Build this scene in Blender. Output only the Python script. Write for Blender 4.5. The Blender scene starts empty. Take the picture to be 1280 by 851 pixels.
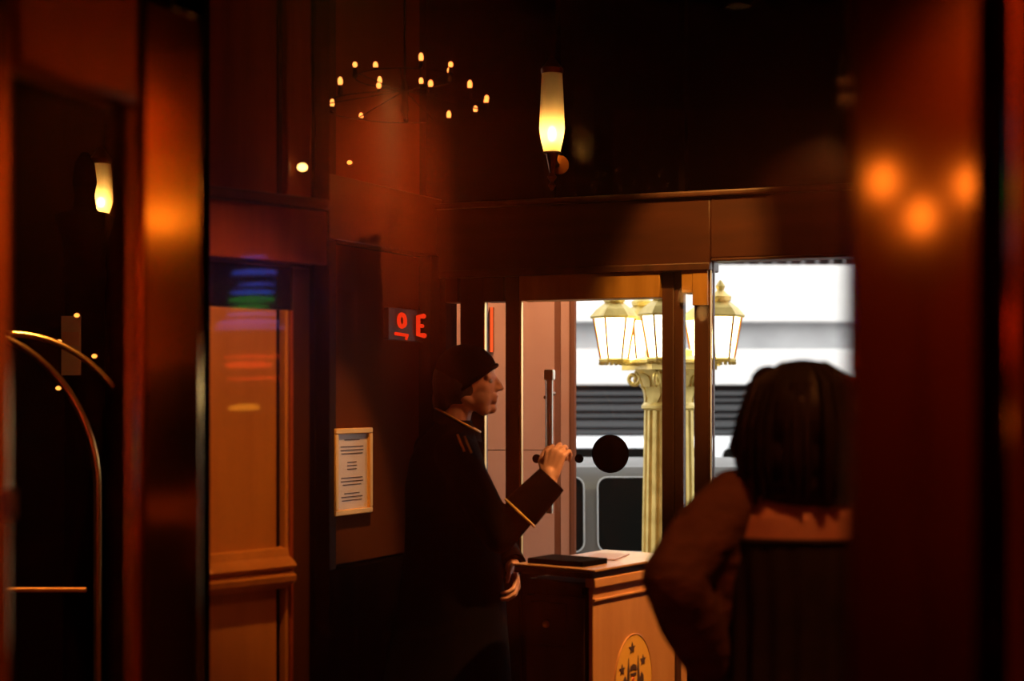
import bpy, bmesh, math, random
from mathutils import Vector, Matrix
random.seed(4)
R = math.radians
scene = bpy.context.scene
C = scene.collection
F = 1900.0            # focal length in pixels of the 1280 px wide frame
HZ, EYE = 495.0, 1.6  # horizon row and eye height

# ------------------------------------------------------------------ camera, sky, exposure
cam_d = bpy.data.cameras.new('camera'); cam = bpy.data.objects.new('camera', cam_d); C.objects.link(cam)
cam.location = (0, 0, EYE); cam.rotation_euler = (R(90), 0, 0)
cam_d.sensor_width = 36; cam_d.lens = 36 * F / 1280
cam_d.shift_y = (HZ - 425.5) / 1280
cam_d.clip_start = 0.05; cam_d.clip_end = 300
cam_d.dof.use_dof = True; cam_d.dof.focus_distance = 6.6; cam_d.dof.aperture_fstop = 2.6
scene.camera = cam
w = bpy.data.worlds.new('sky'); scene.world = w; w.use_nodes = True
bg = w.node_tree.nodes['Background']; bg.inputs[0].default_value = (1.0, 0.985, 0.96, 1); bg.inputs[1].default_value = 2.6
vs = scene.view_settings
vs.view_transform = 'Standard'; vs.look = 'None'; vs.gamma = 1; vs.use_curve_mapping = False; vs.exposure = 0.0

# ------------------------------------------------------------------ materials
def mat(name, col, rough=0.5, metal=0.0, spec=0.5, coat=0.0):
    m = bpy.data.materials.new(name); m.use_nodes = True
    b = m.node_tree.nodes['Principled BSDF']
    b.inputs['Base Color'].default_value = (*col, 1); b.inputs['Roughness'].default_value = rough
    b.inputs['Metallic'].default_value = metal; b.inputs['Specular IOR Level'].default_value = spec
    b.inputs['Coat Weight'].default_value = coat; b.inputs['Coat Roughness'].default_value = 0.08
    return m
def noisy(m, c1, c2, scale, stretch=(1, 1, 1), detail=6, bump=0.0, lo=0.3, hi=0.7):
    nt = m.node_tree; b = nt.nodes['Principled BSDF']
    tc = nt.nodes.new('ShaderNodeTexCoord'); mp = nt.nodes.new('ShaderNodeMapping'); mp.inputs['Scale'].default_value = stretch
    nz = nt.nodes.new('ShaderNodeTexNoise'); nz.inputs['Scale'].default_value = scale; nz.inputs['Detail'].default_value = detail
    rp = nt.nodes.new('ShaderNodeValToRGB')
    rp.color_ramp.elements[0].position = lo; rp.color_ramp.elements[0].color = (*c1, 1)
    rp.color_ramp.elements[1].position = hi; rp.color_ramp.elements[1].color = (*c2, 1)
    L = nt.links.new
    L(tc.outputs['Object'], mp.inputs[0]); L(mp.outputs[0], nz.inputs['Vector']); L(nz.outputs['Fac'], rp.inputs[0]); L(rp.outputs[0], b.inputs['Base Color'])
    if bump:
        bp = nt.nodes.new('ShaderNodeBump'); bp.inputs['Strength'].default_value = bump; bp.inputs['Distance'].default_value = 0.01
        L(nz.outputs['Fac'], bp.inputs['Height']); L(bp.outputs[0], b.inputs['Normal'])
    return m
def emit(name, col, s):
    m = bpy.data.materials.new(name); m.use_nodes = True; nt = m.node_tree; nt.nodes.clear()
    e = nt.nodes.new('ShaderNodeEmission'); e.inputs[0].default_value = (*col, 1); e.inputs[1].default_value = s
    o = nt.nodes.new('ShaderNodeOutputMaterial'); nt.links.new(e.outputs[0], o.inputs[0]); return m
def glass(name, refl=1.0, rough=0.0, tint=(1, 1, 1)):
    m = bpy.data.materials.new(name); m.use_nodes = True; nt = m.node_tree; nt.nodes.clear()
    t = nt.nodes.new('ShaderNodeBsdfTransparent'); t.inputs[0].default_value = (*tint, 1)
    g = nt.nodes.new('ShaderNodeBsdfGlossy'); g.inputs['Roughness'].default_value = rough
    fr = nt.nodes.new('ShaderNodeFresnel'); fr.inputs[0].default_value = 1.5
    mu = nt.nodes.new('ShaderNodeMath'); mu.operation = 'MULTIPLY'; mu.inputs[1].default_value = refl; mu.use_clamp = True
    mx = nt.nodes.new('ShaderNodeMixShader'); o = nt.nodes.new('ShaderNodeOutputMaterial'); L = nt.links.new
    ge = nt.nodes.new('ShaderNodeNewGeometry'); iv = nt.nodes.new('ShaderNodeMath'); iv.operation = 'SUBTRACT'; iv.inputs[0].default_value = 1
    ff_ = nt.nodes.new('ShaderNodeMath'); ff_.operation = 'MULTIPLY'   # only the face that light enters reflects
    L(ge.outputs['Backfacing'], iv.inputs[1]); L(mu.outputs[0], ff_.inputs[0]); L(iv.outputs[0], ff_.inputs[1])
    L(fr.outputs[0], mu.inputs[0]); L(ff_.outputs[0], mx.inputs[0]); L(t.outputs[0], mx.inputs[1]); L(g.outputs[0], mx.inputs[2]); L(mx.outputs[0], o.inputs[0])
    return m
def frosted(name, col):
    m = bpy.data.materials.new(name); m.use_nodes = True; nt = m.node_tree; nt.nodes.clear()
    t = nt.nodes.new('ShaderNodeBsdfTranslucent'); t.inputs[0].default_value = (*col, 1)
    g = nt.nodes.new('ShaderNodeBsdfTransparent'); g.inputs[0].default_value = (*col, 1)
    mx = nt.nodes.new('ShaderNodeMixShader'); mx.inputs[0].default_value = 0.8
    o = nt.nodes.new('ShaderNodeOutputMaterial'); L = nt.links.new
    L(g.outputs[0], mx.inputs[1]); L(t.outputs[0], mx.inputs[2]); L(mx.outputs[0], o.inputs[0]); return m

M = {}
M['mahogany'] = noisy(mat('mahogany', (.2, .06, .02), .42, coat=.15), (.20, .034, .008), (.36, .075, .018), 5, (3, 3, .35), bump=.08)
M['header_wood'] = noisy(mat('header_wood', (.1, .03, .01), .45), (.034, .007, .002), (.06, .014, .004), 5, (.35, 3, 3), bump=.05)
M['honey_wood'] = noisy(mat('honey_wood', (.4, .16, .05), .45, coat=.15), (.42, .17, .055), (.52, .23, .08), 5, (3, 3, .4), bump=.05)
M['dark_wood'] = noisy(mat('dark_wood', (.05, .015, .006), .5), (.035, .010, .004), (.07, .02, .008), 5, (3, 3, .35))
M['desk_top'] = noisy(mat('desk_top', (.3, .14, .05), .3, coat=.1), (.30, .14, .05), (.38, .19, .075), 6, (.5, 3, 3))
M['black'] = mat('black_lacquer', (.0035, .0018, .0012), .6, spec=.04)
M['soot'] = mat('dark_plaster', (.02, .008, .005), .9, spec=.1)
M['bronze'] = mat('dark_bronze', (.20, .075, .02), .38, 1.0)
M['rail_brass'] = noisy(mat('rail_brass', (.6, .3, .06), .5, .55), (.5, .24, .045), (.66, .34, .08), 3, (6, 1, 1))
M['pale_metal'] = mat('pale_metal', (.85, .78, .6), .3, .4)
M['brass'] = noisy(mat('brass', (.75, .42, .12), .28, 1.0), (.62, .33, .09), (.8, .47, .15), 6, (1, 1, .3))
M['brass_satin'] = noisy(mat('brass_satin', (.55, .26, .07), .36, 1.0), (.48, .21, .05), (.6, .3, .09), 4, (1, 1, .3))
M['stile_brass'] = mat('mirror_brass', (.36, .15, .035), .085, 1.0)
M['leaf_brass'] = noisy(mat('leaf_brass', (.6, .30, .08), .13, 1.0), (.55, .31, .07), (.68, .40, .11), 4, (1, 1, .3))
M['gold_paint'] = noisy(mat('gold_paint', (.62, .47, .12), .42, .35), (.5, .37, .09), (.72, .56, .17), 12)
M['gold_trim'] = mat('gold_braid', (.8, .43, .09), .45, .3)
M['steel'] = mat('brushed_steel', (.75, .72, .62), .3, 1.0)
M['marble'] = noisy(mat('pink_marble', (.75, .5, .42), .35), (.68, .40, .30), (.78, .50, .39), 3, bump=0)
M['marble_strip'] = mat('brown_stone', (.28, .13, .08), .4)
M['glass'] = glass('clear_glass', .55)
M['faint_glass'] = glass('transom_glass', .2)
M['screen_glass'] = glass('lobby_screen_glass', 2.2, .03)
_nt = M['screen_glass'].node_tree      # added rough lobe spreads part of the reflection into a soft haze
_g = [n for n in _nt.nodes if n.type == 'BSDF_GLOSSY'][0]; _mx = [n for n in _nt.nodes if n.type == 'MIX_SHADER'][0]
_g2 = _nt.nodes.new('ShaderNodeBsdfGlossy'); _g2.inputs['Roughness'].default_value = .24; _m2 = _nt.nodes.new('ShaderNodeMixShader'); _m2.inputs[0].default_value = .6
_nt.links.new(_g.outputs[0], _m2.inputs[1]); _nt.links.new(_g2.outputs[0], _m2.inputs[2]); _nt.links.new(_m2.outputs[0], _mx.inputs[2])
M['dark_glass'] = mat('dark_glass', (.10, .026, .006), .4, spec=.12)
M['carpet'] = noisy(mat('carpet', (.08, .02, .015), .95), (.06, .014, .01), (.11, .03, .02), 40)
M['asphalt'] = noisy(mat('asphalt', (.12, .12, .125), .9), (.09, .09, .095), (.16, .16, .165), 30)
M['paving'] = noisy(mat('paving', (.35, .34, .33), .8), (.3, .29, .28), (.4, .39, .38), 8)
M['concrete_white'] = noisy(mat('white_concrete', (.82, .81, .79), .8), (.78, .77, .75), (.86, .85, .83), .6)
M['concrete_grey'] = noisy(mat('grey_concrete', (.4, .41, .42), .85), (.34, .35, .36), (.46, .47, .48), .8)
M['louvre'] = mat('louvre_grey', (.06, .063, .066), .7)
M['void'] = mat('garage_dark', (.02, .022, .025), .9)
M['car_grey'] = mat('grey_car_paint', (.085, .083, .08), .45, .0, coat=.1)
M['car_white'] = mat('white_car_paint', (.85, .88, .92), .25, coat=.5)
M['tyre'] = mat('tyre_rubber', (.015, .015, .015), .8)
M['car_glass'] = mat('car_glass', (.006, .0065, .006), .15, spec=.06)
for k_ in ('dark_glass', 'black', 'car_glass'): M[k_].node_tree.nodes['Principled BSDF'].inputs['IOR'].default_value = 1.05
M['coat'] = noisy(mat('black_wool', (.003, .0018, .0018), .95, spec=.03), (.0025, .0015, .0015), (.004, .002, .002), 60)
M['skin'] = noisy(mat('skin', (.55, .25, .15), .55), (.50, .22, .13), (.6, .29, .18), 20)
M['hair'] = noisy(mat('dark_hair', (.012, .006, .004), .5), (.008, .004, .003), (.02, .009, .006), 30, (6, 6, .5), bump=.3)
M['eye'] = mat('eye_white', (.35, .3, .27), .2)
M['dress'] = noisy(mat('black_dress', (.014, .007, .006), .8), (.01, .005, .005), (.02, .009, .008), 20)
M['cardigan'] = noisy(mat('brown_knit', (.14, .055, .03), .9), (.11, .042, .022), (.18, .07, .04), 14, (1, 1, 2.2), detail=2, bump=1.0)
M['paper'] = mat('paper', (.75, .62, .5), .6)
M['ink'] = mat('ink', (.12, .07, .05), .7)
M['white_sheet'] = mat('white_sheet', (.75, .8, .78), .6)
M['yellow'] = mat('emblem_yellow', (.72, .36, .06), .45)
M['emblem_ink'] = mat('emblem_ink', (.07, .03, .03), .6)
M['emblem_red'] = mat('emblem_red', (.6, .06, .02), .6)
M['lamp_frost'] = frosted('frosted_lamp_glass', (1, .78, .45))
M['bulb'] = emit('bulb_glow', (1, .50, .13), 5)
M['chand_bulb'] = emit('chandelier_bulb_glow', (1, .30, .06), 2.6)
M['sconce_bulb'] = emit('sconce_bulb_glow', (1, .55, .16), 55)
M['soft_bulb'] = emit('soft_bulb_glow', (1, .42, .08), 26)
M['lantern_glow'] = emit('lantern_glow', (1, .84, .42), 12)
M['n_blue'] = emit('neon_blue', (.06, .16, 1), 5.5)
M['n_green'] = emit('neon_green', (.05, .7, .06), 3.6)
M['n_lilac'] = emit('neon_lilac', (.30, .2, 1), 3.5)
M['n_red'] = emit('neon_red', (1, .06, .01), 11)
M['n_amber'] = emit('neon_amber', (1, .35, .02), 12)
M['reflected_red'] = emit('sign_reflection_red', (1, .035, .006), .8)
M['down_glow'] = emit('downlight_glow', (1, .45, .12), 1.5)

# ------------------------------------------------------------------ mesh helpers
class MB:
    flat = False
    def __init__(s): s.bm = bmesh.new()
    def box(s, x0, x1, y0, y1, z0, z1, bev=0.0):
        r = bmesh.ops.create_cube(s.bm, size=1.0, matrix=Matrix.Translation(((x0+x1)/2, (y0+y1)/2, (z0+z1)/2)) @ Matrix.Diagonal((abs(x1-x0), abs(y1-y0), abs(z1-z0), 1)))
        if bev:
            s.flat = True
            es = {e for v in r['verts'] for e in v.link_edges}
            bmesh.ops.bevel(s.bm, geom=list(es), offset=bev, segments=2, affect='EDGES', profile=.5)
        return s
    def tube(s, pts, rad, seg=10, cap=True, closed=False):
        pts = [Vector(p) for p in pts]; n = len(pts)
        rads = rad if isinstance(rad, (list, tuple)) else [rad]*n
        rings = []; up = None
        for i, p in enumerate(pts):
            if closed: t = pts[(i+1) % n] - pts[i-1]
            else: t = pts[min(i+1, n-1)] - pts[max(i-1, 0)]
            t.normalize()
            if up is None:
                up = Vector((0, 0, 1)) if abs(t.z) < .9 else Vector((1, 0, 0))
            a = t.cross(up)
            if a.length < 1e-5: a = t.orthogonal()
            a.normalize(); b = a.cross(t).normalized(); up = b
            rings.append([s.bm.verts.new(p + (a*math.cos(2*math.pi*k/seg) + b*math.sin(2*math.pi*k/seg))*rads[i]) for k in range(seg)])
        m = n if closed else n-1
        for i in range(m):
            A, B = rings[i], rings[(i+1) % n]
            for k in range(seg):
                s.bm.faces.new((A[k], A[(k+1) % seg], B[(k+1) % seg], B[k]))
        if cap and not closed:
            s.bm.faces.new(rings[0][::-1]); s.bm.faces.new(rings[-1])
        return s
    def lathe(s, prof, seg=24, c=(0, 0, 0), mod=None):
        """prof: (radius, z) from bottom to top; mod(angle, i) scales the radius"""
        rings = []
        for i, (r, z) in enumerate(prof):
            rings.append([s.bm.verts.new((c[0] + r*(mod(2*math.pi*k/seg, i) if mod else 1)*math.cos(2*math.pi*k/seg), c[1] + r*(mod(2*math.pi*k/seg, i) if mod else 1)*math.sin(2*math.pi*k/seg), c[2]+z)) for k in range(seg)])
        for A, B in zip(rings, rings[1:]):
            for k in range(seg): s.bm.faces.new((A[k], A[(k+1) % seg], B[(k+1) % seg], B[k]))
        s.bm.faces.new(rings[0][::-1]); s.bm.faces.new(rings[-1])
        return s
    def loft(s, rings):
        rs = [[s.bm.verts.new(p) for p in r] for r in rings]; n = len(rs[0])
        for A, B in zip(rs, rs[1:]):
            for k in range(n): s.bm.faces.new((A[k], A[(k+1) % n], B[(k+1) % n], B[k]))
        s.bm.faces.new(rs[0][::-1]); s.bm.faces.new(rs[-1]); return s
    def prism(s, poly, y0, y1):
        """poly in x,z, extruded along y"""
        a = [s.bm.verts.new((x, y0, z)) for x, z in poly]; b = [s.bm.verts.new((x, y1, z)) for x, z in poly]; n = len(poly)
        s.bm.faces.new(a); s.bm.faces.new(b[::-1])
        for k in range(n): s.bm.faces.new((a[k], b[k], b[(k+1) % n], a[(k+1) % n]))
        return s
    def ell(s, c, r, rot=None, u=20, v=12):
        m = Matrix.Translation(c) @ (rot.to_4x4() if rot else Matrix()) @ Matrix.Diagonal((*r, 1))
        bmesh.ops.create_uvsphere(s.bm, u_segments=u, v_segments=v, radius=1, matrix=m); return s
    def cap(s, p0, r0, p1, r1, seg=14):
        p0, p1 = Vector(p0), Vector(p1); s.ell(p0, (r0,)*3, u=seg, v=8); s.ell(p1, (r1,)*3, u=seg, v=8)
        d = p1-p0
        q = Vector((0, 0, 1)).rotation_difference(d.normalized()).to_matrix().to_4x4()
        bmesh.ops.create_cone(s.bm, cap_ends=True, segments=seg, radius1=r0, radius2=r1, depth=d.length, matrix=Matrix.Translation((p0+p1)/2) @ q)
        return s
    def chain(s, pts):
        for (a, ra), (b, rb) in zip(pts, pts[1:]): s.cap(a, ra, b, rb)
        return s
    def xform(s, m): bmesh.ops.transform(s.bm, matrix=m, verts=s.bm.verts); return s
    def build(s, name, m, parent=None, loc=None, smooth=35, remesh=None, sm=4):
        bmesh.ops.recalc_face_normals(s.bm, faces=s.bm.faces)
        me = bpy.data.meshes.new(name); s.bm.to_mesh(me); s.bm.free()
        me.materials.append(M[m] if isinstance(m, str) else m)
        o = bpy.data.objects.new(name, me); C.objects.link(o)
        if remesh:
            r = o.modifiers.new('r', 'REMESH'); r.mode = 'VOXEL'; r.voxel_size = remesh; r.use_smooth_shade = True
            k = o.modifiers.new('s', 'SMOOTH'); k.factor = .5; k.iterations = sm
            dg = bpy.context.evaluated_depsgraph_get()
            nm = bpy.data.meshes.new_from_object(o.evaluated_get(dg)); o.modifiers.clear(); o.data = nm
            nm.name = name; bpy.data.meshes.remove(me); me = nm
            if not me.materials: me.materials.append(M[m])
            me.polygons.foreach_set('use_smooth', [True]*len(me.polygons))
        elif smooth:
            if s.flat: smooth = min(smooth, 22)   # keep the faces of bevelled boxes flat
            me.polygons.foreach_set('use_smooth', [True]*len(me.polygons)); me.set_sharp_from_angle(angle=R(smooth))
        if loc: o.location = loc
        if parent: o.parent = parent
        return o
def tag(o, label=None, cat=None, group=None, kind=None):
    for k, v in (('label', label), ('category', cat), ('group', group), ('kind', kind)):
        if v: o[k] = v
    return o
def thing(name, label, cat=None, loc=(0, 0, 0), rz=0.0, group=None, kind=None):
    o = bpy.data.objects.new(name, None); C.objects.link(o); o.location = loc; o.rotation_euler = (0, 0, rz)
    o.empty_display_size = .1
    return tag(o, label, cat, group, kind)
def copy_tree(o, parent=None):
    c = o.copy(); C.objects.link(c); c.parent = parent
    for ch in list(o.children): copy_tree(ch, c)
    return c
def bar(a, b, r, seg=8): return MB().tube([a, b], r, seg)
def light(kind, name, loc, power, col, parent=None, target=None, size=.1, angle=60, blend=.5):
    d = bpy.data.lights.new(name, kind); d.energy = power; d.color = col
    if kind == 'SPOT': d.spot_size = R(angle); d.spot_blend = blend; d.shadow_soft_size = size
    elif kind == 'AREA': d.size = size
    else: d.shadow_soft_size = size
    o = bpy.data.objects.new(name, d); C.objects.link(o); o.location = loc
    if target is not None: o.rotation_euler = (Vector(target)-Vector(loc)).to_track_quat('-Z', 'Y').to_euler()
    return o
def at(px, py, Y): return Vector(((px-640)/F*Y, Y, EYE-(py-HZ)/F*Y))
class Plane:
    """a vertical wall plane: local x runs along it, local y away from the lobby, z up"""
    def __init__(s, ox, oy, dx, dy):
        l = math.hypot(dx, dy); s.o = (ox, oy); s.d = (dx/l, dy/l); s.rz = math.atan2(dy, dx)
    def u(s, px):
        k = (px-640)/F; return (k*s.o[1]-s.o[0])/(s.d[0]-k*s.d[1])
    def Y(s, px): return s.o[1]+s.d[1]*s.u(px)
    def z(s, px, py): return EYE-(py-HZ)/F*s.Y(px)
    def thing(s, name, label, cat=None, kind='structure'): return thing(name, label, cat, (s.o[0], s.o[1], 0), s.rz, kind=kind)
E = Plane(.202, 6.4, .931, -.364)      # street entrance
W1 = Plane(-.796, 4.0, .69, .724)      # panelled wall beside the glass screen
W2 = Plane(-.717, 5.8, .45, .89)       # dark glazed wall behind the doorman
TOP = 3.6

# ------------------------------------------------------------------ room shell
def shell(name, label, *boxes, m='soot'):
    b = MB()
    for q in boxes: b.box(*q)
    return tag(b.build(name, m, smooth=0), label, kind='structure')
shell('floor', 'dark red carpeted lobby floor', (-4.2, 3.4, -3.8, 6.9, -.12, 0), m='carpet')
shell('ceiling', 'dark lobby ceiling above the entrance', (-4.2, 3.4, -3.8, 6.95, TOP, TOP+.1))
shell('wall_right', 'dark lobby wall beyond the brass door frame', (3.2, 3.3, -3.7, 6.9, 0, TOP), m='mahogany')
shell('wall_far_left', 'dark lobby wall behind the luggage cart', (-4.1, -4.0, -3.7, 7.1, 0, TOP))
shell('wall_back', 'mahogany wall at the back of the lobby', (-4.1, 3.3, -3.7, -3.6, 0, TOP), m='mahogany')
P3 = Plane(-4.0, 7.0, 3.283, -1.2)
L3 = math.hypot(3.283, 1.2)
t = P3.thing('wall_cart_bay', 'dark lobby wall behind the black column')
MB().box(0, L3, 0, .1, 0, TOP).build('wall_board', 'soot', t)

# ------------------------------------------------------------------ panelled wall (left of the doorman)
t = W1.thing('wall_left', 'mahogany panelled wall with a chair rail and a lit inset panel')
u = W1.u
def wp(name, m, x0, x1, z0, z1, proud, depth=.04, bev=.004): return MB().box(u(x0), u(x1), -proud, -proud+depth, z0, z1, bev).build(name, m, t)
MB().box(u(240), u(400), .012, .1, 0, TOP).build('backing_board', 'dark_wood', t)
wp('panel', 'mahogany', 240, 343, 2.15, TOP, .012)
wp('moulding', 'dark_wood', 344.5, 350, 2.15, TOP, .012, .03, .002)
wp('moulding', 'mahogany', 350.5, 355, 2.15, TOP, .03, .05, .004)
wp('panel', 'mahogany', 357, 396, 2.15, TOP, .012)
wp('lintel', 'mahogany', 240, 399, 1.965, 2.115, .035, .05)
wp('moulding', 'dark_wood', 240, 399, 2.117, 2.148, .05, .06, .008)
wp('recess_board', 'black', 240, 384, 1.84, 1.955, .004, .02, 0)
wp('panel', 'honey_wood', 240, 342, 1.18, 1.835, .014)
wp('moulding', 'black', 343, 348, .08, 1.835, .006, .02, .001)
wp('moulding', 'honey_wood', 348.5, 352.5, .08, 1.835, .03, .05, .004)
wp('moulding', 'black', 353, 357, .08, 1.835, .008, .02, .001)
wp('moulding', 'mahogany', 357.5, 361.5, .08, 1.835, .02, .04, .003)
wp('stile', 'dark_wood', 362, 384, 0, 1.955, .012)
wp('panel', 'honey_wood', 240, 342, .1, 1.085, .014)
wp('skirting', 'dark_wood', 240, 361, 0, .095, .03, .05)
prof = [(0, 1.19), (-.035, 1.185), (-.043, 1.165), (-.066, 1.152), (-.075, 1.142), (-.055, 1.128), (-.073, 1.115), (-.07, 1.10), (-.045, 1.088), (-.035, 1.078), (0, 1.075)]
b = MB(); uu0, uu1 = u(240), u(350)
b.loft([[(uu0, y, z) for y, z in prof], [(uu1, y, z) for y, z in prof], [(uu1+.02, y*.35, z) for y, z in prof]])
b.build('chair_rail', 'honey_wood', t)
t2 = W1.thing('trim_1', 'black post between the panelled wall and the glazed wall')
MB().box(u(385), u(404), -.03, .12, 0, TOP, .004).build('post_body', 'black', t2)
MB().box(u(404), u(404)+.012, .03, .07, .95, 1.9, .002).build('glass_edge', 'steel', t2)

# ------------------------------------------------------------------ dark glazed wall behind the doorman
t = W2.thing('wall_glazed', 'dark glossy glazed wall carrying the framed notice')
u = W2.u
zz = lambda px, py: W2.z(px, py)
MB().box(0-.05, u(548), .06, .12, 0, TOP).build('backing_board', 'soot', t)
MB().box(0, u(532), .03, .05, zz(450, 702), 2.19).build('pane', 'dark_glass', t)
MB().box(0, u(532), .0, .055, .0, zz(450, 706), .004).build('lower_panel', 'black', t)
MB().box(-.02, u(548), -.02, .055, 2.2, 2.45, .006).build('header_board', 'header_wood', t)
MB().box(0, u(532), .03, .05, 2.46, TOP).build('pane', 'dark_glass', t)
MB().box(u(531), u(548), -.03, .07, 0, 2.2, .004).build('post', 'black', t)
# framed notice
def notice():
    x0, x1, z0, z1 = u(420.5), u(467), zz(443, 643), zz(443, 535)
    r = thing('framed_notice', 'gold framed paper notice hanging on the dark glazed wall', 'picture frame', (W2.o[0]+W2.d[0]*(x0+x1)/2, W2.o[1]+W2.d[1]*(x0+x1)/2, z0), W2.rz)
    hw, h, f = (x1-x0)/2, z1-z0, .022
    for q in ((-hw, hw, 0, f), (-hw, hw, h-f, h)): MB().box(q[0], q[1], .002, .028, q[2], q[3], .004).build('frame_rail', 'gold_trim', r)
    for q in ((-hw, -hw+f), (hw-f, hw)): MB().box(q[0], q[1], .002, .028, f, h-f, .004).build('frame_stile', 'gold_trim', r)
    MB().box(-hw+f, hw-f, .016, .026, f, h-f).build('paper_sheet', 'paper', r)
    rows = [(.86, .5), (.78, .75), (.74, .75), (.70, .7), (.60, .3), (.56, .32), (.52, .3), (.42, .7), (.38, .74), (.34, .6), (.24, .5), (.20, .7), (.16, .65)]
    for k, (zf, wf) in enumerate(rows):
        MB().box(-hw*wf*.8, hw*wf*.8, .0145, .0165, h*zf, h*zf+.004).build('text_line', 'ink', r)
    MB().box(-hw+f, hw-f, .008, .010, f, h-f).build('glass_cover', 'glass', r)
notice()
# red sign built solid where the dark glass only mirrors one
def red_reflection():
    x0, x1 = u(487), u(531)
    z0, z1 = zz(510, 426), zz(510, 386)
    r = thing('sign_reflection', 'small red glowing shapes for a sign reflected in the dark wall', 'sign', (W2.o[0]+W2.d[0]*x0, W2.o[1]+W2.d[1]*x0, z0), W2.rz)
    wd, h = x1-x0, z1-z0
    MB().box(0, wd, .005, .03, 0, h, .004).build('housing', 'dark_wood', r)
    g = MB(); cx, cz, rr = wd*.34, h*.62, h*.19
    g.tube([(cx+rr*math.cos(a*.35), 0, cz+rr*math.sin(a*.35)) for a in range(-3, 16)], .009, 8)
    g.tube([(cx+rr*.6, 0, h*.45), (cx+rr*1.1, 0, h*.55)], .009, 8)
    g.build('glyph', 'reflected_red', r)
    g = MB().tube([(wd*.16, 0, h*.2), (wd*.5, 0, h*.17), (wd*.46, 0, h*.05)], .007, 8); g.build('glyph', 'reflected_red', r)
    g = MB(); ex = wd*.80
    g.tube([(ex+.05, 0, h*.82), (ex, 0, h*.78), (ex, 0, h*.22), (ex+.055, 0, h*.2)], .011, 8); g.tube([(ex, 0, h*.5), (ex+.04, 0, h*.5)], .008, 8)
    g.build('glyph', 'reflected_red', r)
red_reflection()

# ------------------------------------------------------------------ street entrance
u = E.u
ZR, ZH, ZT = 2.105, 2.40, TOP   # door head, header top, ceiling
def framed(name, label, x0, x1, z1, members, pane=None, rail_m='brass_satin', rail_h=.105, z0=0.0, pane_m='glass', dark_base=.86):
    r = E.thing(name, label)
    for (a, b_, m, y0, y1) in members: MB().box(u(a), u(b_), y0, y1, dark_base if m == 'brass' else z0, z1, .004).build('brass_bead' if m == 'brass' else 'stile', m, r)
    if pane:
        a, b_ = pane
        MB().box(u(a), u(b_), -.075, .03, z1-rail_h, z1, .004).build('top_rail', rail_m, r)
        MB().box(u(a-3), u(b_+1), -.02, .03, z0, z0+dark_base, .004).build('bottom_rail', 'dark_wood', r)  # made tall and dark to blacken the gap beside the podium
        MB().box(u(a), u(b_), -.004, .004, z0+dark_base, z1-rail_h).build('pane', pane_m, r)
    return r
framed('window_1', 'narrow glazed sidelight behind the doorman', 545, 611, ZR,
       [(545, 564.5, 'black', -.06, .06), (581, 610, 'dark_wood', -.05, .0), (610, 612, 'brass', -.055, -.03)], (564.5, 581), 'dark_wood')
framed('window_2', 'thin clear pane between brass bead and dark door stile', 612.5, 637, ZR, [], (611.8, 637), 'dark_wood')
d1 = framed('door_1', 'bronze framed glass street door with pull handle and black disc', 637, 847, ZR,
            [(637, 654.5, 'dark_wood', -.05, .0), (654.5, 657.5, 'brass', -.055, -.03), (831, 846, 'dark_wood', -.045, .01)], (657, 831), 'rail_brass')
def door_point(px, py, off): # point of the door pane in the door's own coordinates
    return Vector((u(px), off, E.z(px, py)))
# pull handle
h = MB(); a = door_point(693, 474, -.06); c = door_point(693, 640, -.06)
h.tube([(a.x, -.06, c.z), (a.x, -.06, a.z)], .0145, 16)
pull = h.build('pull_handle', 'pale_metal', d1)
k = MB(); k.box(a.x-.02, a.x+.022, -.08, -.045, a.z-.005, a.z+.04, .006); k.build('end_block', 'pale_metal', pull)
for z in (a.z-.06, c.z+.06): bar((a.x, -.055, z), (a.x, .0, z), .008).build('standoff', 'bronze', pull)
h = MB(); a2 = door_point(681, 470, .05); h.box(a2.x-.014, a2.x+.014, .04, .07, c.z, a2.z, .003); back = h.build('pull_handle', 'marble_strip', d1)  # dull second bar stands for the pull's reflection in the glass
for z in (a2.z-.09, c.z+.06): bar((a2.x-.0, .045, z), (a2.x, .004, z), .008).build('standoff', 'bronze', back)
def disc(px, py, rpx, name, off=-.012, m='black'):
    p = door_point(px, py, 0); rad = rpx/F*E.Y(px)
    b = MB(); b.lathe([(rad*.98, -.006), (rad, -.002), (rad, .003), (rad*.93, .006), (rad*.3, .007), (rad*.02, .007)], 40)
    b.xform(Matrix.Translation((p.x, off, p.z)) @ Matrix.Rotation(R(90), 4, 'X')); return b.build(name, m, d1)
disc(764, 567, 24, 'push_disc'); disc(672, 573, 5.5, 'button'); disc(725, 573, 5.5, 'button')
framed('window_3', 'thin sidelight strip between two bronze stiles', 847, 893, ZR+.03,
       [(846, 857.5, 'dark_wood', -.04, .0), (871.5, 890.5, 'dark_wood', -.05, .0), (890.5, 892.5, 'brass', -.055, -.03)], (857.5, 871.5), 'rail_brass', .12)
MB().box(u(871.5), u(890), -.076, -.05, ZR-.14, ZR+.028, .002).build('top_cap', 'rail_brass', bpy.data.objects['window_3'])
framed('window_4', 'wide clear window beside the street door, behind the woman', 893, 1120, 2.152,
       [(892.5, 894, 'dark_wood', -.03, .0), (1112, 1120, 'dark_wood', -.05, .05)], (894.5, 1112), 'dark_wood', .012)
r = E.thing('trim_2', 'mahogany header above the street doors')
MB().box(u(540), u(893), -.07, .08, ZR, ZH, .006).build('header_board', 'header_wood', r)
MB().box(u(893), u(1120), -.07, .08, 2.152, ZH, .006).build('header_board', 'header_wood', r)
MB().box(u(560), u(893), -.085, -.07, ZR, ZR+.03, .004).build('moulding', 'dark_wood', r)
MB().box(u(540), u(1120), -.085, .06, ZH, ZH+.025, .008).build('moulding', 'dark_wood', r)
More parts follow.
